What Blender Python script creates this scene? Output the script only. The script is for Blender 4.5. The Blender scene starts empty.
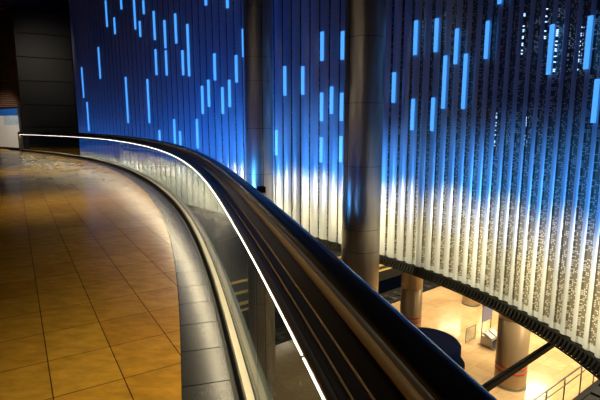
import bpy, bmesh, math, random, bisect
from mathutils import Vector, Matrix
random.seed(7)
SC = bpy.context.scene
C = SC.collection

# ------------------------------------------------------------------ camera, world, light, exposure
EYE = 1.6
PITCH = math.atan((200 - 124.5) / 460)
cam = bpy.data.cameras.new('camera'); cam.sensor_width = 36; cam.lens = 460 / 600 * 36
cam.clip_start = .02; cam.clip_end = 200
camo = bpy.data.objects.new('camera', cam); C.objects.link(camo)
camo.location = (0, 0, EYE); camo.rotation_euler = (math.pi / 2 - PITCH, 0, 0)
SC.camera = camo
SC.view_settings.view_transform = 'Standard'; SC.view_settings.look = 'None'
SC.view_settings.gamma = 1; SC.view_settings.use_curve_mapping = False
SC.view_settings.exposure = 0.0
W = bpy.data.worlds.new('world'); SC.world = W; W.use_nodes = True
W.node_tree.nodes['Background'].inputs[0].default_value = (.5, .6, 1, 1)
W.node_tree.nodes['Background'].inputs[1].default_value = .004

POWER = dict(warm=640, blue=330, high=300, platform=190, hall=5)
WARM = (1, .83, .47); BLUE = (.06, .33, 1.0); DEEP = (.002, .15, 1.0)

def area(name, loc, aim, power, size, col, size_y=None, spread=math.pi):
    l = bpy.data.lights.new(name, 'AREA'); l.energy = power; l.color = col; l.size = size
    l.spread = spread
    if size_y: l.shape = 'RECTANGLE'; l.size_y = size_y
    o = bpy.data.objects.new(name, l); C.objects.link(o); o.location = loc
    o.rotation_euler = (Vector(aim) - Vector(loc)).to_track_quat('-Z', 'Y').to_euler()
    return o
def spot(name, loc, aim, power, angle, blend, col, size=.05):
    l = bpy.data.lights.new(name, 'SPOT'); l.energy = power; l.color = col
    l.spot_size = math.radians(angle); l.spot_blend = blend; l.shadow_soft_size = size
    o = bpy.data.objects.new(name, l); C.objects.link(o); o.location = loc
    o.rotation_euler = (Vector(aim) - Vector(loc)).to_track_quat('-Z', 'Y').to_euler()
    return o
# ------------------------------------------------------------------ plan curves
MTAB = [(-10, 46.30), (10, 46.36), (15.5, 46.38), (18.8, 46.45), (22.7, 46.55), (28.4, 46.68), (31.5, 46.76), (36, 46.93), (41, 47.09), (49, 47.25), (54, 47.4), (60, 47.6)]
RCX, RCY = -45.0, -10.0
def mrad(th):
    # smooth piecewise interpolation of the balustrade's radius (degrees)
    for i in range(len(MTAB) - 1):
        if th <= MTAB[i + 1][0] or i == len(MTAB) - 2:
            p0 = MTAB[max(0, i - 1)]; p1 = MTAB[i]; p2 = MTAB[i + 1]; p3 = MTAB[min(len(MTAB) - 1, i + 2)]
            t = (th - p1[0]) / (p2[0] - p1[0]); h = p2[0] - p1[0]
            m1 = (p2[1] - p0[1]) / (p2[0] - p0[0]) * h if p2[0] != p0[0] else 0
            m2 = (p3[1] - p1[1]) / (p3[0] - p1[0]) * h if p3[0] != p1[0] else 0
            return (2*t**3-3*t*t+1)*p1[1] + (t**3-2*t*t+t)*m1 + (-2*t**3+3*t*t)*p2[1] + (t**3-t*t)*m2
def rp(th, off=0.0, z=0.0):
    r = mrad(th) + off; a = math.radians(th)
    return Vector((RCX + r * math.cos(a), RCY + r * math.sin(a), z))
TH0, TH1 = 4.0, 53.9
def ths(a=TH0, b=TH1, step=.25):
    n = max(1, int(round((b - a) / step))); return [a + (b - a) * i / n for i in range(n + 1)]

CURVE = [(-12.65,26.6),(-9,22.7),(-5.5,19.0),(-2.3,15.55),(.75,12.2),(1.93,10.85),(2.65,9.8),(3.2,8.85),(3.6,7.9),(3.86,6.95),(3.99,6.2),(4.03,5.4),(3.92,4.2),(3.6,3.0),(3.0,1.8),(2.3,.7)]
def cat(pts, n=40):
    out=[]
    P=[(2*pts[0][0]-pts[1][0],2*pts[0][1]-pts[1][1])]+pts+[(2*pts[-1][0]-pts[-2][0],2*pts[-1][1]-pts[-2][1])]
    for i in range(1,len(P)-2):
        p0,p1,p2,p3=P[i-1:i+3]
        for k in range(n):
            t=k/n
            out.append(tuple(.5*(2*b+(c-a)*t+(2*a-5*b+4*c-d)*t*t+(-a+3*b-3*c+d)*t**3) for a,b,c,d in zip(p0,p1,p2,p3)))
    out.append(pts[-1]); return out
DENSE=cat(CURVE)
CUM=[0]
for a,b in zip(DENSE,DENSE[1:]): CUM.append(CUM[-1]+math.hypot(b[0]-a[0],b[1]-a[1]))
LEN=CUM[-1]
def at(s):
    """point and inward normal (towards the hall) at arc length s"""
    s=max(0,min(LEN-1e-6,s)); i=min(len(DENSE)-2,max(0,bisect.bisect(CUM,s)-1))
    a,b=DENSE[i],DENSE[i+1]; L=CUM[i+1]-CUM[i]; t=(s-CUM[i])/L
    i0=max(0,i-8);i1=min(len(DENSE)-1,i+9)
    dx,dy=DENSE[i1][0]-DENSE[i0][0],DENSE[i1][1]-DENSE[i0][1]; l=math.hypot(dx,dy); dx/=l;dy/=l
    return (a[0]+(b[0]-a[0])*t,a[1]+(b[1]-a[1])*t),(dy,-dx),(dx,dy)
def pitch(s):
    if s < 14: return .43
    if s < 20: return .43 - (s - 14) * .013
    if s < 24: return .352 - (s - 20) * .029
    return .236
EDGES=[0.0]
while EDGES[-1]+pitch(EDGES[-1])<LEN: EDGES.append(EDGES[-1]+pitch(EDGES[-1]))


# ------------------------------------------------------------------ lamps of the hall and the platform, with added fills
COLS = [Vector((1.235, 9.12)), Vector((-1.09, 12.4))]
s = .6
while s < 30:
    (x, y), n, d = at(s); q = Vector((x, y, 0))
    th = min((t * .5 for t in range(8, 108)), key=lambda t: (rp(t, .3) - q).length)
    # swing the fitting along the slab edge until its beam misses the columns
    for dt in (0, 2, -2, 4, -4, 6, -6, 8, -8, 10):
        p = rp(th + dt, .26, -.40); dist = (q.xy - p.xy).length; e = (q.xy - p.xy) / dist
        clear = all(abs((c - p.xy).cross(e)) > .62 or (c - p.xy).dot(e) < 0 or (c - p.xy).length > dist for c in COLS)
        if clear: break
    pw = max(dist, 1.5) ** 2 / 9
    if clear:
        spot('wall_washer_warm', p, (x, y, -.75), POWER['warm'] * pw, 2 * math.degrees(math.atan(1.32 / dist)), .9, WARM, .06)
        spot('wall_washer_blue', p, (x, y, .75 if s < 20 else .5), POWER['blue'] * pw * (.5 if s < 15 else 1.25), min(150, 2 * math.degrees(math.atan((1.8 if s < 20 else 1.35) / dist))), 1.0, BLUE, .22)
        hi = 1.25 if s < 16 else (.5 if s < 20 else .05)
        spot('wall_washer_high', p, (x, y, 2.6), POWER['high'] * hi * pw, min(150, 2 * math.degrees(math.atan(3.2 / dist))), 1.0, DEEP, .22)
    s += 1.35
for x, y, pw in ((7.2, 11.2, 1), (9.8, 14, 1), (6.6, 16, 1), (10, 18.5, 1), (5.5, 20, .8), (8.8, 8.6, .8), (12.5, 11, 1)):
    area('platform_ceiling_lamp', (x, y, -1.9), (x, y, -6), POWER['platform'] * pw, 1.6, (1, .84, .56), .25)
for x, y in ((-1.5, 22.5), (4.0, 25.5), (9, 24)):
    area('far_platform_lamp', (x, y, -2.3), (x, y, -6), POWER['platform'] * .6, 2.5, (1, .84, .56), .3)
for x, y, pw in ((-.8, 2.0, .45), (-5.0, 9.5, .7), (-9.5, 16, .7), (-19, 25, .9)):
    area('hall_ceiling_lamp', (x, y, 7.2), (x, y, 0), POWER['hall'] * pw * 4, .8, (1, .86, .60), .8, math.radians(40))
for x, y in ((-6, 4), (-3, 9), (0, 13)):
    area('under_slab_lamp', (x * .5 - 1.5, y, -.62), (x * .5 - 1.5, y, -6), POWER['platform'] * .15, 1.6, (1, .84, .56), .3)
spot('board_fill', (-19.5, 25.0, 4.5), (-19.2, 30.6, 1.0), 1100, 50, .6, (1, .9, .75), .2)  # unseen fill added to brighten the white board
area('far_wall_fill', (-13.5, 24.5, 7.2), (-16, 31.5, 3), 22, 1.0, (1, .88, .7), None, math.radians(80))  # unseen fill added to lift the dark wall at far left
for x, y, z, tz, pw in ((-15, 1, 4.2, 2.6, 1), (-9, -6, 6.4, 3.6, 1), (-16, 7, 2.4, .6, .8), (-7, -7, 3.4, 1.6, .8)):
    for cx_, cy_ in ((1.235, 9.12), (-1.09, 12.4)):
        d_ = math.hypot(cx_ - x, cy_ - y)
        spot('column_accent_fill', (x, y, z), (cx_, cy_, tz), 2800 * pw, math.degrees(.85 / d_), .5, (1, .84, .62), 1.6)  # unseen narrow beams added for warm highlights on the steel columns
th = 5.0; seg = math.degrees(1.2 / 46.4)
while th < TH1 - .3:
    # LED lamps under the inner lip of the handrail, one behind every glass panel, shining down on the floor
    c_ = rp(th + seg / 2, .024, .978); a_ = math.radians(th + seg / 2)
    o = area('handrail_led_lamp', c_, c_ + Vector((-math.cos(a_) * .35, -math.sin(a_) * .35, -.9)), 4.6, .05, (1, .83, .52), 1.19)
    o.rotation_euler = Matrix([Vector((-math.sin(a_), math.cos(a_), 0)).cross((Vector((math.cos(a_) * .35, math.sin(a_) * .35, .9))).normalized()), Vector((-math.sin(a_), math.cos(a_), 0)), (Vector((math.cos(a_) * .35, math.sin(a_) * .35, .9))).normalized()]).transposed().to_euler()
    th += seg

# ------------------------------------------------------------------ materials
def nt(name):
    m = bpy.data.materials.new(name); m.use_nodes = True; t = m.node_tree; b = t.nodes['Principled BSDF']
    return m, t, b
def N(t, kind, **kw):
    n = t.nodes.new(kind)
    for k, v in kw.items(): setattr(n, k, v)
    return n
def plain(name, col, rough=.5, metal=0.0, noise=0.0, scale=6, spec=.5, stretch=None, rvar=0.0):
    m, t, b = nt(name)
    b.inputs['Base Color'].default_value = (*col, 1); b.inputs['Roughness'].default_value = rough
    b.inputs['Metallic'].default_value = metal; b.inputs['Specular IOR Level'].default_value = spec
    if noise or rvar:
        tc = N(t, 'ShaderNodeTexCoord'); mp = N(t, 'ShaderNodeMapping'); nz = N(t, 'ShaderNodeTexNoise')
        t.links.new(tc.outputs['Object'], mp.inputs[0]); t.links.new(mp.outputs[0], nz.inputs['Vector'])
        if stretch: mp.inputs['Scale'].default_value = stretch
        nz.inputs['Scale'].default_value = scale; nz.inputs['Detail'].default_value = 5
        if noise:
            mx = N(t, 'ShaderNodeMix', data_type='RGBA')
            mx.inputs['A'].default_value = (*[c * (1 - noise) for c in col], 1)
            mx.inputs['B'].default_value = (*[min(1, c * (1 + noise)) for c in col], 1)
            t.links.new(nz.outputs['Fac'], mx.inputs['Factor']); t.links.new(mx.outputs['Result'], b.inputs['Base Color'])
        if rvar:
            mr = N(t, 'ShaderNodeMapRange'); mr.inputs['From Min'].default_value = .3; mr.inputs['From Max'].default_value = .7
            mr.inputs['To Min'].default_value = max(0, rough - rvar); mr.inputs['To Max'].default_value = rough + rvar
            t.links.new(nz.outputs['Fac'], mr.inputs['Value']); t.links.new(mr.outputs[0], b.inputs['Roughness'])
    return m
def emit(name, col, s):
    m, t, b = nt(name)
    b.inputs['Base Color'].default_value = (.6, .6, .6, 1)
    b.inputs['Emission Color'].default_value = (*col, 1); b.inputs['Emission Strength'].default_value = s
    return m
def tile_floor(name, base, lo, hi, bw, bh, rot, grout, rough, mortar=.004, loc=(0, 0, 0), veins=.25, spec=.5, uv=False, offset=0.0, rvar=.03):
    m, t, b = nt(name)
    tc = N(t, 'ShaderNodeTexCoord'); mp = N(t, 'ShaderNodeMapping'); br = N(t, 'ShaderNodeTexBrick')
    mp.inputs['Rotation'].default_value = (0, 0, rot); mp.inputs['Location'].default_value = loc
    t.links.new(tc.outputs['UV' if uv else 'Object'], mp.inputs[0]); t.links.new(mp.outputs[0], br.inputs['Vector'])
    br.offset = offset; br.squash = 1
    br.inputs['Scale'].default_value = 1; br.inputs['Brick Width'].default_value = bw; br.inputs['Row Height'].default_value = bh
    br.inputs['Mortar Size'].default_value = mortar; br.inputs['Mortar Smooth'].default_value = .1; br.inputs['Bias'].default_value = 0
    br.inputs['Color1'].default_value = (*lo, 1); br.inputs['Color2'].default_value = (*hi, 1); br.inputs['Mortar'].default_value = (*grout, 1)
    nz = N(t, 'ShaderNodeTexNoise'); nz.inputs['Scale'].default_value = 5; nz.inputs['Detail'].default_value = 8; nz.inputs['Roughness'].default_value = .65
    mp2 = N(t, 'ShaderNodeMapping'); mp2.inputs['Rotation'].default_value = (0, 0, rot); mp2.inputs['Scale'].default_value = (1, 2.2, 1)
    t.links.new(tc.outputs['UV' if uv else 'Object'], mp2.inputs[0]); t.links.new(mp2.outputs[0], nz.inputs['Vector'])
    mr = N(t, 'ShaderNodeMapRange'); mr.inputs['From Min'].default_value = .3; mr.inputs['From Max'].default_value = .7
    mr.inputs['To Min'].default_value = 1 - veins; mr.inputs['To Max'].default_value = 1 + veins
    t.links.new(nz.outputs['Fac'], mr.inputs['Value'])
    mx = N(t, 'ShaderNodeMix', data_type='RGBA', blend_type='MULTIPLY'); mx.inputs['Factor'].default_value = 1
    t.links.new(br.outputs['Color'], mx.inputs['A']); t.links.new(mr.outputs[0], mx.inputs['B'])
    t.links.new(mx.outputs['Result'], b.inputs['Base Color'])
    mr2 = N(t, 'ShaderNodeMapRange'); mr2.inputs['To Min'].default_value = rough - rvar; mr2.inputs['To Max'].default_value = rough + rvar
    t.links.new(nz.outputs['Fac'], mr2.inputs['Value'])
    rm = N(t, 'ShaderNodeMix', data_type='FLOAT'); rm.inputs['B'].default_value = .9
    t.links.new(br.outputs['Fac'], rm.inputs['Factor']); t.links.new(mr2.outputs[0], rm.inputs['A']); t.links.new(rm.outputs['Result'], b.inputs['Roughness'])
    sm = N(t, 'ShaderNodeMath', operation='MULTIPLY_ADD'); sm.inputs[1].default_value = -spec; sm.inputs[2].default_value = spec
    t.links.new(br.outputs['Fac'], sm.inputs[0]); t.links.new(sm.outputs[0], b.inputs['Specular IOR Level'])
    b.inputs['Specular IOR Level'].default_value = spec
    return m
def perforated(name):
    # sheet metal punched with small square holes whose pale colour stands in for light behind (UV in metres)
    m, t, b = nt(name)
    tc = N(t, 'ShaderNodeTexCoord'); sc = N(t, 'ShaderNodeVectorMath', operation='SCALE'); sc.inputs['Scale'].default_value = 1 / .027
    fl = N(t, 'ShaderNodeVectorMath', operation='FLOOR'); wn = N(t, 'ShaderNodeTexWhiteNoise', noise_dimensions='2D')
    t.links.new(tc.outputs['UV'], sc.inputs[0]); t.links.new(sc.outputs[0], fl.inputs[0]); t.links.new(fl.outputs[0], wn.inputs['Vector'])
    gt = N(t, 'ShaderNodeMath', operation='GREATER_THAN'); gt.inputs[1].default_value = .60
    t.links.new(wn.outputs['Value'], gt.inputs[0])
    fc = N(t, 'ShaderNodeVectorMath', operation='FRACTION'); t.links.new(sc.outputs[0], fc.inputs[0])
    dc = N(t, 'ShaderNodeVectorMath', operation='DISTANCE'); t.links.new(fc.outputs[0], dc.inputs[0]); dc.inputs[1].default_value = (.5, .5, 0)
    lt = N(t, 'ShaderNodeMath', operation='LESS_THAN'); t.links.new(dc.outputs['Value'], lt.inputs[0]); lt.inputs[1].default_value = .38
    an = N(t, 'ShaderNodeMath', operation='MULTIPLY'); t.links.new(gt.outputs[0], an.inputs[0]); t.links.new(lt.outputs[0], an.inputs[1]); gt = an
    b.inputs['Base Color'].default_value = (.11, .10, .072, 1); b.inputs['Metallic'].default_value = .2; b.inputs['Roughness'].default_value = .5
    d = N(t, 'ShaderNodeBsdfDiffuse'); d.inputs[0].default_value = (.62, .61, .58, 1)
    tr = N(t, 'ShaderNodeBsdfTransparent')
    m1 = N(t, 'ShaderNodeMixShader'); m1.inputs[0].default_value = .25
    t.links.new(d.outputs[0], m1.inputs[1]); t.links.new(tr.outputs[0], m1.inputs[2])
    m2 = N(t, 'ShaderNodeMixShader'); t.links.new(gt.outputs[0], m2.inputs[0])
    t.links.new(b.outputs[0], m2.inputs[1]); t.links.new(m1.outputs[0], m2.inputs[2])
    t.links.new(m2.outputs[0], t.nodes['Material Output'].inputs['Surface'])
    return m
def glass(name, tint=(.93, .97, .96), rough=.02, boost=1.0):
    m, t, b = nt(name)
    fr = N(t, 'ShaderNodeFresnel'); fr.inputs[0].default_value = 1.5
    mu = N(t, 'ShaderNodeMath', operation='MULTIPLY'); mu.inputs[1].default_value = boost; mu.use_clamp = True
    tr = N(t, 'ShaderNodeBsdfTransparent'); tr.inputs[0].default_value = (*tint, 1)
    gl = N(t, 'ShaderNodeBsdfGlossy'); gl.inputs['Roughness'].default_value = rough
    mx = N(t, 'ShaderNodeMixShader')
    t.links.new(fr.outputs[0], mu.inputs[0]); t.links.new(mu.outputs[0], mx.inputs[0]); t.links.new(tr.outputs[0], mx.inputs[1]); t.links.new(gl.outputs[0], mx.inputs[2])
    t.links.new(mx.outputs[0], t.nodes['Material Output'].inputs['Surface'])
    return m

RJ = math.radians(31.7)
M_FLOOR = tile_floor('orange_stone_tiles', None, (.50, .24, .020), (.62, .33, .034), .5, .4, -(math.pi / 2 + RJ), (.08, .04, .012), .22, mortar=.004, veins=.28, rvar=.01, loc=(0.1, 0.07, 0))
M_BAND = tile_floor('grey_stone_band', None, (.022, .022, .018), (.032, .032, .026), .46, 2.0, 0, (.004, .004, .004), .24, mortar=.005, veins=.15, uv=True, rvar=.01, spec=.5)
M_PLAT = tile_floor('cream_platform_tiles', None, (.62, .40, .19), (.72, .50, .26), .6, .6, math.radians(-38), (.42, .28, .13), .16, mortar=.006, veins=.12)
M_PLAIN = plain('brushed_pale_metal_sheet', (.40, .43, .47), .38, .15, noise=.06, scale=3, stretch=(6, 6, .3))
M_PERF = perforated('perforated_metal_sheet')
M_SLOT = plain('dark_fold_edge', (.22, .22, .22), .6)
M_STEEL = plain('brushed_steel_cladding', (.52, .47, .39), .36, .85, noise=.12, scale=2.2, rvar=.07)
M_STEELD = plain('dark_seam_metal', (.03, .03, .03), .6, .3)
M_RAIL = plain('dark_bronze_rail', (.15, .125, .10), .35, .7, noise=.2, scale=5)
M_TRAY = plain('black_brown_rail_face', (.048, .040, .035), .36, .6)
M_TUBE = plain('near_black_glossy_rail', (.012, .012, .016), .22, .5)
M_WARMREFL = plain('warm_reflection_steel', (.50, .31, .13), .45, .4)  # handrail steel with the orange reflection put into its base colour
M_KERB = plain('satin_steel_kerb', (.80, .73, .53), .35, .45, noise=.05, scale=8)
M_GAP = plain('black_rubber', (.01, .01, .01), .5)
M_LED = emit('white_led_strip', (1, .92, .78), 7.0)
M_BLUE = emit('blue_led_bar', (.055, .33, 1.0), 1.25)
M_SPARK = emit('pale_blue_led_bar', (.35, .6, 1.0), 9.0)
M_GLASS = glass('clear_glass', tint=(.86, .92, .94), boost=.4)
M_DARK = plain('dark_brown_wall_panel', (.007, .006, .0045), .5, noise=.15, scale=1.5)
M_DARK2 = plain('dark_grey_box_panel', (.022, .021, .020), .5)
M_LOUV = plain('brown_louvre_panel', (.12, .06, .035), .6)
M_BLACK = plain('black_paint', (.006, .006, .006), .6, spec=.2)
M_RING = plain('dark_grey_ring_metal', (.010, .0095, .008), .5, .1, spec=.25)
M_SLAB = plain('dark_concrete', (.09, .085, .08), .8)
M_CEIL = plain('dark_ceiling', (.02, .02, .022), .7)
M_PILLAR = plain('warm_pillar_cladding', (.42, .30, .17), .34, .35, noise=.1, scale=2)
M_RED = plain('red_band', (.55, .03, .02), .4)
M_NAVY = plain('navy_fabric', (.002, .005, .026), .9, spec=.03)
M_NAVYD = plain('dark_navy_plinth', (.002, .003, .008), .9, spec=.03)
M_WHITE = plain('white_board', (.62, .62, .60), .5)
M_HEAD = plain('blue_header', (.015, .10, .42), .4)
M_LILAC = plain('lilac_grey_panel', (.24, .25, .42), .4)
M_PAPER = plain('white_paper', (.8, .8, .82), .6)
M_GREYM = plain('grey_metal', (.30, .29, .27), .35, .8)
M_GRAVEL = plain('dark_ballast', (.035, .03, .022), .9, noise=.5, scale=12)
M_YEL = plain('yellow_edge_strip', (.75, .52, .12), .5)
M_RAILS = plain('polished_rail_steel', (.6, .6, .62), .25, 1.0)
M_LAMP = emit('warm_ceiling_lamp', (1, .85, .6), 6.0)
M_REDSIGN = plain('red_sign', (.35, .01, .02), .5)
M_TEAL = plain('green_map_print', (.25, .42, .30), .5)
M_MAPY = plain('yellow_map_print', (.55, .50, .15), .5)
M_MAPB = plain('pale_blue_map_print', (.35, .45, .62), .5)

# ------------------------------------------------------------------ builders
def link(name, bm, mats, parent=None, smooth=False, loc=None):
    me = bpy.data.meshes.new(name); bm.normal_update(); bm.to_mesh(me); bm.free()
    for m in (mats if isinstance(mats, (list, tuple)) else [mats]): me.materials.append(m)
    if smooth:
        for p in me.polygons: p.use_smooth = True
    o = bpy.data.objects.new(name, me); C.objects.link(o)
    if parent: o.parent = parent
    if loc is not None: o.location = loc
    return o
def thing(name, label, category, loc=(0, 0, 0), rz=0, group=None):
    o = bpy.data.objects.new(name, None); C.objects.link(o); o.location = loc; o.rotation_euler = (0, 0, rz); o.empty_display_size = .1
    return tag(o, label, category, group)
def tag(o, label, category, group=None):
    o['label'] = label; o['category'] = category
    if group: o['group'] = group
    return o
def struct(o): o['kind'] = 'structure'; return o
def box(bm, c, s, rz=0, bevel=0, mi=0, rot=None):
    M = Matrix.Translation(c) @ (rot if rot is not None else Matrix.Rotation(rz, 4, 'Z')) @ Matrix.Diagonal((*s, 1))
    r = bmesh.ops.create_cube(bm, size=1, matrix=M)
    fs = set(f for v in r['verts'] for f in v.link_faces)
    for f in fs: f.material_index = mi
    if bevel:
        es = list(set(e for v in r['verts'] for e in v.link_edges))
        bmesh.ops.bevel(bm, geom=es, offset=bevel, segments=2, affect='EDGES', profile=.7)
    return bm
def lathe(bm, prof, n=48, c=(0, 0, 0), mi=0, a0=0, a1=2 * math.pi):
    full = abs(a1 - a0 - 2 * math.pi) < 1e-6
    rings = []
    for k in range(n if full else n + 1):
        a = a0 + (a1 - a0) * k / n
        rings.append([bm.verts.new((c[0] + r * math.cos(a), c[1] + r * math.sin(a), c[2] + z)) for r, z in prof])
    m = len(rings)
    for k in range(m if full else m - 1):
        A, B = rings[k], rings[(k + 1) % m]
        for i in range(len(prof) - 1):
            if prof[i][0] < 1e-6 and prof[i + 1][0] < 1e-6: continue
            vs = [A[i], B[i], B[i + 1], A[i + 1]]
            f = bm.faces.new(vs); f.material_index = mi
    return bm
def tube(bm, pts, r, n=10, mi=0):
    pts = [Vector(p) for p in pts]; prev = None
    for i, p in enumerate(pts):
        d = (pts[min(i + 1, len(pts) - 1)] - pts[max(0, i - 1)]).normalized()
        up = Vector((0, 0, 1)) if abs(d.z) < .9 else Vector((1, 0, 0))
        x = d.cross(up).normalized(); y = x.cross(d)
        ring = [bm.verts.new(p + x * r * math.cos(2 * math.pi * k / n) + y * r * math.sin(2 * math.pi * k / n)) for k in range(n)]
        if prev:
            for k in range(n):
                f = bm.faces.new((prev[k], prev[(k + 1) % n], ring[(k + 1) % n], ring[k])); f.material_index = mi; f.smooth = True
        else: bm.faces.new(ring[::-1]).material_index = mi
        prev = ring
    bm.faces.new(prev).material_index = mi
    return bm
def rail_sweep(bm, prof, a=TH0, b=TH1, closed=True, step=.25, mi=0):
    """sweep an (offset, z) section along the balustrade curve; UV = metres along, metres across"""
    uvl = bm.loops.layers.uv.verify(); T = ths(a, b, step)
    rows = [[bm.verts.new(rp(t, o, z)) for o, z in prof] for t in T]
    cum = [0]
    for p, q in zip(prof, prof[1:] + prof[:1]): cum.append(cum[-1] + math.hypot(p[0] - q[0], p[1] - q[1]))
    n = len(prof)
    for k in range(len(T) - 1):
        for i in range(n if closed else n - 1):
            j = (i + 1) % n
            f = bm.faces.new((rows[k][i], rows[k][j], rows[k + 1][j], rows[k + 1][i])); f.material_index = mi; f.smooth = True
            for l, (u, v) in zip(f.loops, ((T[k], cum[i]), (T[k], cum[i + 1]), (T[k + 1], cum[i + 1]), (T[k + 1], cum[i]))):
                l[uvl].uv = (math.radians(u) * 46.4, v)
    for i in range(n):
        if not closed and i in (0, n - 1): continue
        a1 = math.atan2(prof[i][1] - prof[i - 1][1], prof[i][0] - prof[i - 1][0]); a2 = math.atan2(prof[(i + 1) % n][1] - prof[i][1], prof[(i + 1) % n][0] - prof[i][0])
        if abs((a2 - a1 + math.pi) % (2 * math.pi) - math.pi) > .6:
            for k in range(len(T) - 1):
                e = bm.edges.get((rows[k][i], rows[k + 1][i]))
                if e: e.smooth = False
    if closed:
        for q in (rows[0][::-1], rows[-1]):
            f = bm.faces.new(q)
            for e in f.edges: e.smooth = False
    return bm
def poly(bm, pts, z, mi=0):
    f = bm.faces.new([bm.verts.new((x, y, z)) for x, y in pts]); f.material_index = mi; return f

# ================================================================== SETTING
ZP = -5.9; ZR = -1.5; ZT = 10.0
# mezzanine floor
bm = bmesh.new()
T = ths(-2, 54.6, .5)
edge = [rp(t, -.355) for t in T]
out = [(-30, -8)] + [(p.x, p.y) for p in edge] + [(-24, 37), (-30, 37)]
f = poly(bm, out, 0); bmesh.ops.triangulate(bm, faces=[f])
bmesh.ops.recalc_face_normals(bm, faces=bm.faces)
struct(link('floor', bm, M_FLOOR))
bm = bmesh.new(); rail_sweep(bm, [(-.355, 0), (-.055, 0), (-.055, -.05), (-.355, -.05)], -2, 54.2)
struct(link('trim_1', bm, M_BAND))
# slab under the mezzanine, with its fascia towards the opening
bm = bmesh.new()
e2 = [rp(t, .16) for t in T]
o2 = [(-30, -8)] + [(p.x, p.y) for p in e2] + [(-24, 37), (-30, 37)]
top = poly(bm, o2, -.06); r = bmesh.ops.extrude_face_region(bm, geom=[top])
bmesh.ops.translate(bm, verts=[v for v in r['geom'] if isinstance(v, bmesh.types.BMVert)], vec=(0, 0, -.5))
bmesh.ops.recalc_face_normals(bm, faces=bm.faces); bmesh.ops.triangulate(bm, faces=[f for f in bm.faces if len(f.verts) > 4])
struct(link('trim_2', bm, M_SLAB))
# platform level
ED = Vector((.785, .62, 0)); EN = Vector((-.62, .785, 0)); E0 = Vector((3.81, 18.73, 0))
def pp(a, b, z=ZP): q = E0 + ED * a + EN * b; return Vector((q.x, q.y, z))
def quad(bm, P, mi=0): f = bm.faces.new([bm.verts.new(p) for p in P]); f.material_index = mi
bm = bmesh.new(); box(bm, pp(0, -17, ZP - .25), (70, 34, .5), math.atan2(.62, .785)); struct(link('floor', bm, M_PLAT))
bm = bmesh.new(); box(bm, pp(0, 1.5, ZP - 1.35), (70, 3.0, .3), math.atan2(.62, .785)); struct(link('floor', bm, M_GRAVEL))
bm = bmesh.new(); box(bm, pp(0, 8.5, ZP - .25), (70, 11, .5), math.atan2(.62, .785)); struct(link('floor', bm, M_GRAVEL))
bm = bmesh.new(); box(bm, pp(0, -.10, ZP + .006), (70, .2, .012), math.atan2(.62, .785)); struct(link('trim_3', bm, M_BLACK))
bm = bmesh.new(); box(bm, pp(0, 3.12, ZP + .006), (70, .2, .012), math.atan2(.62, .785)); struct(link('trim_4', bm, M_YEL))
for k, b_ in enumerate((3.75, 4.9, 6.2)):
    bm = bmesh.new(); box(bm, pp(0, b_, ZP + .006), (70, .30, .012), math.atan2(.62, .785)); struct(link('trim_%d' % (5 + k), bm, M_YEL))
# ceiling of the platform around the opening (outside the hanging wall)
bm = bmesh.new()
S = [i * .5 for i in range(int(LEN / .5) + 1)]
inn = []; ou = []
for s in S:
    (x, y), n, d = at(s); inn.append((x - n[0] * .05, y - n[1] * .05)); ou.append((x - n[0] * -1 * 0 - n[0] * 0, y))
ztop, zbot = ZR - .06, ZR - .2
vi = [[bm.verts.new((x, y, z)) for z in (zbot, ztop)] for x, y in inn]
cxx, cyy = -3.5, 8.0
vo = []
for (x, y) in inn:
    d = Vector((x - cxx, y - cyy)).normalized() * 24
    vo.append([bm.verts.new((x + d.x, y + d.y, z)) for z in (zbot, ztop)])
for i in range(len(inn) - 1):
    for k in (0, 1): bm.faces.new((vi[i][k], vi[i + 1][k], vo[i + 1][k], vo[i][k]))
    bm.faces.new((vi[i][0], vi[i + 1][0], vi[i + 1][1], vi[i][1]))
bmesh.ops.recalc_face_normals(bm, faces=bm.faces)
struct(link('ceiling', bm, M_SLAB))
# upper ceiling and the hall's outer walls
bm = bmesh.new(); box(bm, (-5, 12, ZT + .15), (60, 56, .3)); struct(link('ceiling', bm, M_CEIL))
bm = bmesh.new(); box(bm, (-5, -8.2, 1.95), (60, .3, 16.1)); struct(link('wall_back', bm, M_DARK2))
bm = bmesh.new(); box(bm, (-30.2, 12, 1.95), (.3, 56, 16.1)); struct(link('wall_left', bm, M_DARK2))
bm = bmesh.new(); box(bm, (25, 12, 1.95), (.3, 56, 16.1)); struct(link('wall_right', bm, M_DARK2))
bm = bmesh.new(); box(bm, (-5, 40.1, 1.95), (60, .3, 16.1)); struct(link('wall_front', bm, M_DARK2))

# dark panelled wall at the far left (seams every 1.4 m)
CW = Vector((-17.4, 29.25, 0)); CD = Vector((1.58, 1.0, 0)).normalized(); CN = Vector((CD.y, -CD.x, 0))
rzc = math.atan2(CD.y, CD.x)
bm = bmesh.new()
q = CW + CD * 4.0 - CN * .25; box(bm, (q.x, q.y, 1.95), (8.0, .4, 15.9), rzc, mi=1)
for z0, z1 in ((-1.5, .0), (.0, 1.42), (1.42, 2.82), (2.82, 4.28), (4.28, 5.72), (5.72, 7.15), (7.15, 8.6)):
    q = CW + CD * 1.55 - CN * .02; box(bm, (q.x, q.y, (z0 + z1) / 2), (3.1, .1, z1 - z0 - .05), rzc, bevel=.01)
struct(link('wall_panelled', bm, [M_DARK, M_BLACK]))
bm = bmesh.new(); q = CW + CD * .95 + CN * .12; box(bm, (q.x, q.y, 9.28), (3.2, .5, 1.2), rzc, bevel=.02)
struct(link('trim_8', bm, M_DARK2))
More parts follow.
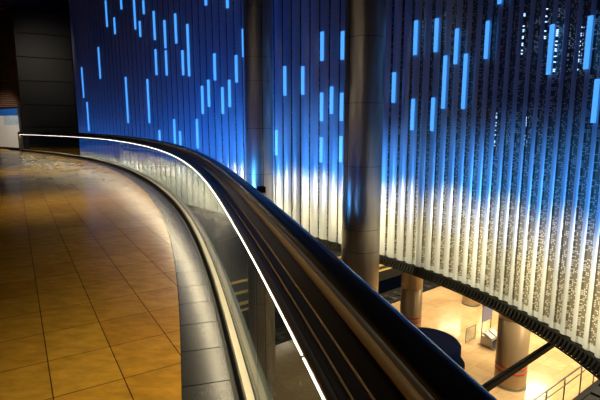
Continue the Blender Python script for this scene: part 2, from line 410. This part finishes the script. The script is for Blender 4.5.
# louvred wall with the white board, facing the floor
LD = Vector((-.82, .57, 0)).normalized(); LN = Vector((-LD.y, LD.x, 0))
LN = Vector((-.57, -.82, 0)).normalized(); rzl = math.atan2(LD.y, LD.x)
bm = bmesh.new()
q = CW + LD * 4 - LN * .25; box(bm, (q.x, q.y, 4.9), (8.0, .4, 9.8), rzl, mi=1)
z = 2.75
while z < 9.8:
    q = CW + LD * 4 + LN * (-.03); box(bm, (q.x, q.y, z), (8.0, .06, .075), rzl, rot=Matrix.Rotation(rzl, 4, 'Z') @ Matrix.Rotation(.35, 4, 'X')); z += .115
struct(link('wall_louvred', bm, [M_LOUV, M_BLACK]))
bm = bmesh.new(); q = CW + LD * 4 + LN * .02; box(bm, (q.x, q.y, .06), (8.0, .04, .14), rzl); struct(link('baseboard_left', bm, M_BLACK))

# ================================================================== FOLDED METAL WALL
cw = thing('metal_curtain_wall', 'tall curved wall of folded perforated metal panels washed in blue and white light', 'wall cladding')
def fold(k, frac, off):
    """point on panel k: fraction across, distance in front (towards the hall)"""
    s = EDGES[k] + frac * (EDGES[k + 1] - EDGES[k]); (x, y), n, d = at(s)
    nx, ny = -n[0], -n[1]
    return Vector((x + nx * off, y + ny * off, 0))
# inward is towards the balustrade: check the sign of the normal
_p, _n, _d = at(20); SG = 1 if (Vector((-2, 6)) - Vector(_p)).dot(Vector(_n)) > 0 else -1
def fold(k, frac, off):
    s = EDGES[k] + frac * (EDGES[k + 1] - EDGES[k]); (x, y), n, d = at(s)
    return Vector((x + SG * n[0] * off, y + SG * n[1] * off, 0))
def perf_share(s):
    # the punched strips widen towards the rounded end of the wall
    return .05 if s < 20.8 else (.05 + (s - 20.8) * .11 if s < 25.1 else .52)
for k in range(len(EDGES) - 1):
    bm = bmesh.new(); uvl = bm.loops.layers.uv.verify(); w = EDGES[k + 1] - EDGES[k]
    pf = perf_share(EDGES[k]); fe = 1 - pf - .03; cw_ = (fe - .06) * w
    arc = [(.06 + (fe - .06) * q / 6, .018 + min(.05, .16 * cw_) * math.sin(math.pi * q / 6)) for q in range(7)]
    SEC = [(0.0, -.03)] + arc + [(1 - pf + .02, -.01), (1.0, -.03)]; SMAT = [2] + [0] * 6 + [1, 1]
    P = [fold(k, f, o) for f, o in SEC]
    for i in range(len(SEC) - 1):
        a, b = P[i], P[i + 1]; u0 = EDGES[k] + SEC[i][0] * w; u1 = EDGES[k] + SEC[i + 1][0] * w
        z0 = ZR + (.10 if SMAT[i] == 1 else 0)
        zz = [ZR, ZT - .02]
        spans = [(zz[0], zz[1], SMAT[i])] if SMAT[i] != 1 or pf < .1 else [(zz[0], ZR + .10, 0), (ZR + .10, zz[1], 1)]
        for za, zb, mi_ in spans:
            f = bm.faces.new([bm.verts.new((a.x, a.y, za)), bm.verts.new((b.x, b.y, za)), bm.verts.new((b.x, b.y, zb)), bm.verts.new((a.x, a.y, zb))])
            f.material_index = mi_; f.smooth = SMAT[i] == 0
            for l, uv in zip(f.loops, ((u0, za), (u1, za), (u1, zb), (u0, zb))): l[uvl].uv = uv
    bmesh.ops.remove_doubles(bm, verts=bm.verts, dist=1e-5)
    for e in bm.edges:
        if len(e.link_faces) == 2 and any(f.material_index != 0 for f in e.link_faces): e.smooth = False
    link('wall_panel', bm, [M_PLAIN, M_PERF, M_SLOT], cw)
# backing skin behind the panels
bm = bmesh.new(); prev = None
for s in [i * .3 for i in range(int(LEN / .3))] + [LEN - .01]:
    (x, y), n, d = at(s); a = bm.verts.new((x - SG * n[0] * .3, y - SG * n[1] * .3, ZR)); b = bm.verts.new((x - SG * n[0] * .3, y - SG * n[1] * .3, ZT - .02))
    if prev: bm.faces.new((prev[0], a, b, prev[1]))
    prev = (a, b)
link('backing_skin', bm, M_SLOT, cw)

# ring beam under the wall: flange, lower rail and slanting fins
rb = thing('ring_beam', 'dark slatted metal ring carrying the lower edge of the folded metal wall', 'beam')
def ringpath(off, z, s0=0, s1=LEN, st=.2):
    n = int((s1 - s0) / st); o = []
    for i in range(n + 1):
        (x, y), nn, d = at(s0 + (s1 - s0) * i / n); o.append(Vector((x + SG * nn[0] * off, y + SG * nn[1] * off, z)))
    return o
def strip(bm, pathA, pathB, mi=0):
    A = [bm.verts.new(p) for p in pathA]; B = [bm.verts.new(p) for p in pathB]
    for i in range(len(A) - 1): bm.faces.new((A[i], A[i + 1], B[i + 1], B[i])).material_index = mi
def ringbox(name, o0, o1, z0, z1, mat):
    bm = bmesh.new(); c = [ringpath(o0, z0), ringpath(o1, z0), ringpath(o1, z1), ringpath(o0, z1)]
    vs = [[bm.verts.new(p) for p in q] for q in c]
    for i in range(len(vs[0]) - 1):
        for k in range(4): bm.faces.new((vs[k][i], vs[(k + 1) % 4][i], vs[(k + 1) % 4][i + 1], vs[k][i + 1]))
    bm.faces.new([v[0] for v in vs]); bm.faces.new([v[-1] for v in vs][::-1])
    bmesh.ops.recalc_face_normals(bm, faces=bm.faces)
    return link(name, bm, mat, rb)
ringbox('upper_flange', -.08, .06, ZR - .035, ZR - .003, M_RING)
ringbox('back_plate', -.04, -.01, ZR - .20, ZR - .04, M_BLACK)
ringbox('lower_rail', .085, .100, ZR - .215, ZR - .19, M_RING)
bm = bmesh.new(); s = .05
while s < LEN - .1:
    (x, y), n, d = at(s); dx, dy = d; hn = .035
    a = Vector((x + SG * n[0] * .0, y + SG * n[1] * .0, 0)); b = Vector((x + SG * n[0] * .08, y + SG * n[1] * .08, 0)); t_ = Vector((dx, dy, 0)) * .022
    v = [bm.verts.new(p) for p in (a - t_ + Vector((0, 0, ZR - .04)), a + t_ + Vector((0, 0, ZR - .04)), b + t_ + Vector((0, 0, ZR - .19)), b - t_ + Vector((0, 0, ZR - .19)),
                                   a - t_ + Vector((0, 0, ZR - .20)), a + t_ + Vector((0, 0, ZR - .20)), b + t_ + Vector((0, 0, ZR - .21)), b - t_ + Vector((0, 0, ZR - .21)))]
    for q in ((0, 1, 2, 3), (7, 6, 5, 4), (0, 3, 7, 4), (1, 5, 6, 2), (3, 2, 6, 7), (0, 4, 5, 1)): bm.faces.new([v[i] for i in q])
    s += .085
fin = link('fins', bm, M_RING, rb); fin['kind'] = 'stuff'

# ================================================================== BALUSTRADE
ba = thing('balustrade', 'long curving glass balustrade with broad dark handrail and steel kerb', 'railing', loc=(0, 0, 0))
bm = bmesh.new(); rail_sweep(bm, [(-.055, -.03), (-.022, -.03), (-.014, .0), (-.014, .075), (-.0105, .075), (-.0105, -.05), (-.055, -.05)]); link('floor_gap_seal', bm, M_GAP, ba)
bm = bmesh.new(); rail_sweep(bm, [(-.010, -.03), (-.010, .092), (-.003, .10), (.044, .10), (.046, .085), (.062, .085), (.064, .10), (.130, .10), (.137, .093), (.137, -.06)]); link('kerb', bm, M_KERB, ba)
for o_ in (.0395, .0605):
    bm = bmesh.new(); rail_sweep(bm, [(o_, .095), (o_ + .008, .095), (o_ + .008, .1035), (o_, .1035)]); link('glass_seal', bm, M_GAP, ba)
th = 5.0; seg = math.degrees(1.2 / 46.4)
while th + seg < TH1 - .1:
    bm = bmesh.new(); rail_sweep(bm, [(.048, .086), (.060, .086), (.060, .99), (.048, .99)], th + .01, th + seg - .01, step=.4); g = link('glass_panel', bm, M_GLASS, ba); th += seg
# handrail: section (offset from the curve, height)
body = [(.002, .985), (-.006, 1.004), (-.009, 1.018), (-.006, 1.034), (.004, 1.045), (.016, 1.047), (.022, 1.044), (.026, 1.046), (.030, 1.050),
        (.052, 1.066), (.056, 1.068), (.060, 1.078), (.086, 1.126), (.105, 1.150), (.130, 1.10), (.120, 1.02), (.06, .985)]
bm = bmesh.new(); rail_sweep(bm, body); link('handrail', bm, M_TRAY, ba)
def ridge(name, c, r, mat, n=8, a=TH0, b=TH1):
    bm = bmesh.new(); rail_sweep(bm, [(c[0] + r * math.cos(2 * math.pi * i / n), c[1] + r * math.sin(2 * math.pi * i / n)) for i in range(n)][::-1], a, b); return link(name, bm, mat, ba)
ridge('inner_lip', (.003, 1.026), .017, M_RAIL, 12)
ridge('trim_bead', (.027, 1.050), .0030, M_WARMREFL)
ridge('trim_bead', (.055, 1.071), .0035, M_WARMREFL)
ridge('warm_reflection_bar', (.088, 1.134), .0140, M_WARMREFL, 12)
ridge('grey_steel_bar', (.099, 1.150), .009, M_STEEL, 12)
ridge('trim_bead', (.108, 1.162), .0030, M_WARMREFL)
ridge('outer_tube', (.138, 1.160), .040, M_TUBE, 20)
# LED strips tucked under the inner lip, with a short gap between them
th = 5.0; j = 0
while th < TH1 - .3:
    L = seg * 2
    if not (48.2 < th < 49.0):
        bm = bmesh.new(); rail_sweep(bm, [(-.004, .995), (-.008, .995), (-.0105, 1.0005), (-.006, 1.0015)], th + .01, min(th + L - .02, TH1 - .05)); link('led_strip', bm, M_LED, ba)
    th += L; j += 1
# end post
bm = bmesh.new(); e = rp(TH1 + .05, .03); box(bm, (e.x, e.y, .58), (.22, .1, 1.16), math.radians(TH1), bevel=.01); link('end_post', bm, M_RAIL, ba)
# small clip on the outer tube
bm = bmesh.new(); e = rp(16.2, .205, 1.178); box(bm, e, (.05, .06, .04), math.radians(16.5), bevel=.006)
tag(link('rail_clip', bm, M_BLACK), 'small black block clipped on the outer edge of the handrail near the slim far column', 'clip')

# ================================================================== COLUMNS
def column(x, y, r, label, z0=ZP, z1=ZT, seams=(-3.3, -2.1, -.9, -.45, .8, 2.0, 3.2, 4.4, 5.6, 6.8, 8.0, 9.0), slit=math.radians(215)):
    t = thing('steel_column', label, 'column', (x, y, z0), 0, None)
    zs = [z0] + list(seams) + [z1 - .02]
    for a, b in zip(zs, zs[1:]):
        bm = bmesh.new(); h = b - a
        lathe(bm, [(r, .004), (r, h - .004)], 96, (0, 0, a - z0), a0=slit + .02, a1=slit + 2 * math.pi - .02)
        link('cladding_sheet', bm, M_STEEL, t, smooth=False)
        for p in t.children[-1].data.polygons: p.use_smooth = abs(p.normal.z) < .3
    bm = bmesh.new(); lathe(bm, [(0, 0), (r - .012, 0), (r - .012, z1 - z0 - .02), (0, z1 - z0 - .02)], 48); link('core', bm, M_STEELD, t, smooth=True)
    return t
column(1.235, 9.12, .385, 'thick steel-clad column rising in front of the folded wall at centre')
column(-1.09, 12.4, .37, 'slimmer-looking farther steel-clad column left of the central one', slit=math.radians(290), seams=(-4.5, -3.3, -2.1, -.9, .3, 1.5, 2.7, 3.3, 4.5, 5.7, 6.9, 8.1, 9.1))
def pillar(x, y, r, label, h=4.15, bands=(.48, .63)):
    t = thing('platform_pillar', label, 'column', (x, y, ZP))
    bm = bmesh.new(); lathe(bm, [(r, .09), (r, 2.05), (r - .008, 2.055), (r - .008, 2.065), (r, 2.07), (r, h)], 56); link('shaft', bm, M_PILLAR, t, smooth=True)
    for z in bands:
        bm = bmesh.new(); lathe(bm, [(r, z), (r + .006, z), (r + .006, z + .05), (r, z + .05)], 56); link('red_band', bm, M_RED, t, smooth=True)
    bm = bmesh.new(); lathe(bm, [(r, .0), (r + .015, 0), (r + .015, .08), (r, .092)], 56); link('base_ring', bm, M_GREYM, t, smooth=True)
    return t
pillar(6.15, 12.45, .43, 'nearest round platform pillar with two red bands, crossed by the dark diagonal beam')
pillar(7.25, 18.55, .36, 'small farthest round platform pillar, only its foot below the dark ring', bands=(.64, .78))
pillar(3.80, 14.95, .36, 'round platform pillar with red bands beside the navy round seat', bands=(.88, 1.03))

# ================================================================== PLATFORM THINGS
t = thing('round_seat', 'dark navy round lounge seat on the cream platform behind the handrail', 'seat', (3.86, 13.15, ZP))
bm = bmesh.new(); lathe(bm, [(0, 0), (1.0, 0), (1.0, .1), (0, .1)], 48); link('plinth', bm, M_NAVYD, t)
bm = bmesh.new(); lathe(bm, [(0, .1), (1.08, .1), (1.13, .14), (1.14, .38), (1.10, .44), (1.02, .46), (0, .46)], 64); link('seat_cushion', bm, M_NAVYD, t, smooth=True)
bm = bmesh.new(); lathe(bm, [(0, .46), (.98, .46), (1.01, .50), (1.01, .93), (.96, .99), (.88, 1.0), (0, 1.02)], 64); link('backrest_drum', bm, M_NAVY, t, smooth=True)

t = thing('sign_stand', 'small grey leaflet stand with a lilac-grey sign panel on the platform', 'sign stand', (6.52, 14.95, ZP), math.radians(38))
bm = bmesh.new()
for x in (-.28, .28): tube(bm, [(x, .1, .03), (x, .1, 1.4)], .018)
link('frame_posts', bm, M_GREYM, t)
bm = bmesh.new(); box(bm, (0, .09, 1.12), (.62, .03, .6), bevel=.01); link('sign_panel', bm, M_LILAC, t)
bm = bmesh.new(); box(bm, (0, .07, 1.44), (.68, .12, .05), bevel=.01); link('top_cap', bm, M_GREYM, t)
bm = bmesh.new(); box(bm, (0, -.12, .38), (.66, .42, .03), rot=Matrix.Rotation(math.radians(25), 4, 'X'), bevel=.008); box(bm, (0, -.12, .03), (.7, .6, .03), bevel=.01)
for x in (-.3, .3): box(bm, (x, -.1, .2), (.03, .4, .32))
link('leaflet_tray', bm, M_GREYM, t)
for x in (-.16, .15):
    bm = bmesh.new(); box(bm, (x, -.14, .41), (.24, .3, .02), rot=Matrix.Rotation(math.radians(25), 4, 'X'), bevel=.004)
    tag(link('leaflet_pile', bm, M_PAPER, None), 'white leaflets lying on the %s half of the leaflet stand tray' % ('left' if x < 0 else 'right'), 'leaflets').matrix_world = Matrix.Translation((6.52, 14.95, ZP)) @ Matrix.Rotation(math.radians(38), 4, 'Z')
t = thing('glass_screen', 'low clear glass screen with thin steel frame beside the leaflet stand', 'screen', (5.98, 15.15, ZP), math.radians(38))
bm = bmesh.new(); box(bm, (0, 0, .28), (.6, .012, .46)); link('pane', bm, M_GLASS, t)
bm = bmesh.new()
for a, b in (((-.3, 0, 0), (-.3, 0, .54)), ((.3, 0, 0), (.3, 0, .54)), ((-.3, 0, .53), (.3, 0, .53)), ((-.3, 0, .04), (.3, 0, .04))): tube(bm, [a, b], .012, 8)
link('frame', bm, M_GREYM, t)

# stair rail at the bottom right
def sr(a, b, z): v = Vector((6.35, 10.65, 0)) + Vector((.8, .6, 0)) * a + Vector((.6, -.8, 0)) * b; v.z = ZP + z; return v
t = thing('stair_railing', 'thin steel handrail with posts guarding the dark stair at lower right', 'railing', (0, 0, 0))
bm = bmesh.new(); tube(bm, [sr(-2.5, 0, 1.0), sr(2.6, 0, 1.0)], .022); link('handrail', bm, M_GREYM, t)
bm = bmesh.new(); tube(bm, [sr(-2.5, 0, .78), sr(2.6, 0, .78)], .014); link('lower_bar', bm, M_GREYM, t)
for a in (-2.3, -1.3, -.3, .7, 1.7, 2.6):
    bm = bmesh.new(); tube(bm, [sr(a, 0, 0), sr(a, 0, 1.0)], .02); link('post', bm, M_GREYM, t)
t = thing('stair', 'dark stair enclosure with steps beside the thin steel railing', 'stair', (0, 0, 0))
ra = math.atan2(.6, .8)
bm = bmesh.new(); box(bm, sr(.2, .18, .16), (5.6, .16, .32), ra, bevel=.02); link('stringer', bm, M_BLACK, t)
bm = bmesh.new(); box(bm, sr(.2, .9, .02), (5.6, 1.2, .04), ra); 
for i in range(10): box(bm, sr(-2.3 + i * .5, .95, .06 + .025 * i), (.46, 1.2, .05 + .05 * i), ra)
link('steps', bm, M_BLACK, t)

# tracks
for b_ in (.75, 2.18):
    bm = bmesh.new(); box(bm, pp(0, b_, ZP - 1.06), (70, .07, .14), math.atan2(.62, .785), bevel=.01)
    tag(link('track_rail', bm, M_RAILS), 'steel track rail %s in the dark track bed' % ('nearer the cream platform' if b_ < 1 else 'farther from the cream platform'), 'rail')
bm = bmesh.new()
for i in range(-30, 40): box(bm, pp(i * .7, 1.46, ZP - 1.165), (.24, 2.4, .068), math.atan2(.62, .785))
o = tag(link('track_sleepers', bm, M_SLAB), 'row of dark sleepers under the two track rails', 'sleepers'); o['kind'] = 'stuff'

# tie beam
t = thing('tie_beam', 'dark diagonal beam running from the slatted ring towards the handrail', 'beam', (0, 0, 0))
A_ = Vector((4.02, 6.85, -1.84)); B_ = Vector((-.3, 3.4, -1.84)); d = B_ - A_; mid = (A_ + B_) / 2; rr = math.atan2(d.y, d.x)
bm = bmesh.new(); box(bm, mid, (d.length, .07, .09), rr, bevel=.008); link('web', bm, M_BLACK, t)
bm = bmesh.new(); box(bm, mid + Vector((0, 0, .051)), (d.length, .03, .01), rr); link('top_strip', bm, M_RING, t)

# far board and post
t = thing('information_board', 'white wall board with blue header and small transit map at far left', 'notice board', (0, 0, 0))
def lb(a, off, z): v = CW + LD * a + LN * off; return Vector((v.x, v.y, z))
bm = bmesh.new(); box(bm, lb(1.75, .05, 1.35), (3.2, .06, 2.45), rzl, bevel=.01); link('board', bm, M_WHITE, t)
bm = bmesh.new(); box(bm, lb(1.75, .09, 2.38), (3.2, .03, .42), rzl); link('header', bm, M_HEAD, t)
h = link('map', box(bmesh.new(), lb(1.35, .09, 1.86), (1.9, .02, .56), rzl), M_MAPB, t)
bm = bmesh.new(); random.seed(3)
for i in range(9): box(bm, lb(.6 + i * .17, .103, 1.86 + random.uniform(-.16, .16)), (.1, .008, random.uniform(.08, .2)), rzl, mi=i % 2)
link('map_print', bm, [M_TEAL, M_MAPY], h)['kind'] = 'stuff'
bm = bmesh.new(); box(bm, lb(.05, .12, 1.4), (.14, .14, 2.8), rzl, bevel=.01); tag(link('corner_post', bm, M_GREYM), 'slim grey metal post between the white board and the railing end', 'post')
bm = bmesh.new(); box(bm, lb(1.2, .14, 8.75), (1.7, .12, .35), rzl, bevel=.01); tag(link('red_sign', bm, M_REDSIGN), 'dim red strip sign high on the louvred wall', 'sign')

# ================================================================== BLUE LIGHT BARS
TUBES = [(3, 3.03, 4.63), (4, 1.25, 2.79), (9, 3.85, 5.36), (12, 6.13, 7.3), (14, 5.69, 6.41), (16, 1.67, 3.72), (16, 6.62, 7.02), (19, 5.59, 6.78), (20, 5.23, 5.86), (21, 1.66, 3.48), (21, 6.07, 6.6), (23, 0.62, 1.37), (23, 3.58, 4.58), (23, 4.94, 6.04), (25, 3.5, 4.44), (25, 4.53, 5.56), (26, 0.67, 1.81), (27, 0.61, 1.35), (27, 4.6, 5.66), (28, 3.41, 4.3), (29, 3.34, 4.22), (29, 4.23, 5.16), (30, 0.73, 1.8), (31, 1.97, 2.95), (32, 2.21, 3.13), (32, 5.57, 5.8), (33, 3.08, 3.96), (34, 1.95, 2.83), (35, 2.17, 3.04), (35, 5.26, 5.56), (36, 2.93, 3.77), (37, 3.67, 4.51), (41, 0.7, 1.44), (42, 2.41, 3.22), (44, 2.4, 3.15), (46, 0.6, 1.27), (46, 1.69, 2.42), (46, 3.22, 3.94), (47, 1.87, 2.55), (48, 0.65, 1.31), (48, 1.69, 2.38), (48, 3.18, 3.85), (53, 2.08, 2.74), (55, 1.48, 2.14), (55, 3.04, 3.73), (57, 1.47, 2.14), (57, 3.03, 3.67), (58, 1.91, 2.93), (59, 2.74, 3.39), (60, 1.89, 2.9), (62, 2.75, 3.39), (63, 3.62, 4.2), (68, 2.34, 3.06), (71, 2.34, 3.03), (72, 1.62, 2.19)]
SHINE = [(54, 3.31, 4.0), (56, 3.26, 3.89), (62, 1.15, 1.82), (64, 2.75, 3.44), (65, 1.18, 1.84), (66, 2.78, 3.43), (67, 2.37, 3.04), (69, 2.35, 2.97)]

def ordinal(i): return ('leftmost', 'second from left', 'third from left', 'fourth from left', 'fifth from left', 'sixth from left', 'seventh from left', 'eighth from left', 'ninth from left', 'tenth from left', 'eleventh from left', 'twelfth from left', 'thirteenth from left', 'fourteenth from left')[i]
def sector(k):
    s = EDGES[k]
    return 'left of both columns' if s < 16.4 else ('between the columns' if s < 20.6 else 'right of both columns')
def build_bars(lst, name, frac, off, wid, mat, kind, group, cat_):
    tiers = {}
    for k, z0, z1 in lst:
        # tiers by how high the bar reads above eye level
        (x, y), n, d = at(EDGES[k]); v = (z0 / 2 + z1 / 2 - EYE) / math.hypot(x, y)
        tr = 'in the topmost row' if v > .21 else 'in the upper row' if v > .145 else 'in the middle row' if v > .085 else 'in the lower row' if v > .03 else 'in the bottom row'
        tiers.setdefault((sector(k), tr), []).append((k, z0, z1))
    for (sec, tr), L in tiers.items():
        L.sort()
        for i, (k, z0, z1) in enumerate(L):
            if off < 0: frac = 1 - perf_share(EDGES[k]) / 2 + .02
            w = EDGES[k + 1] - EDGES[k]; p = fold(k, frac, off); a = fold(k, frac - .02, off); b = fold(k, frac + .02, off); rz = math.atan2(b.y - a.y, b.x - a.x)
            bm = bmesh.new(); box(bm, (0, 0, 0), (wid * w, .03, z1 - z0), 0, bevel=.008)
            o = link(name, bm, mat, None, loc=(p.x, p.y, (z0 + z1) / 2)); o.rotation_euler = (0, 0, rz)
            where = ordinal(i) if len(L) > 1 else 'alone'
            tag(o, '%s %s %s, %s' % (kind, where, tr, sec), cat_, group)
build_bars(TUBES, 'light_bar', .42, .085, .29, M_BLUE, 'blue light bar', 'blue light bars on the folded wall', 'light bar')
build_bars(SHINE, 'light_bar', .75, -.12, .40, M_SPARK, 'speckled bar behind perforated metal', 'light bars behind the perforated strips', 'light bar')
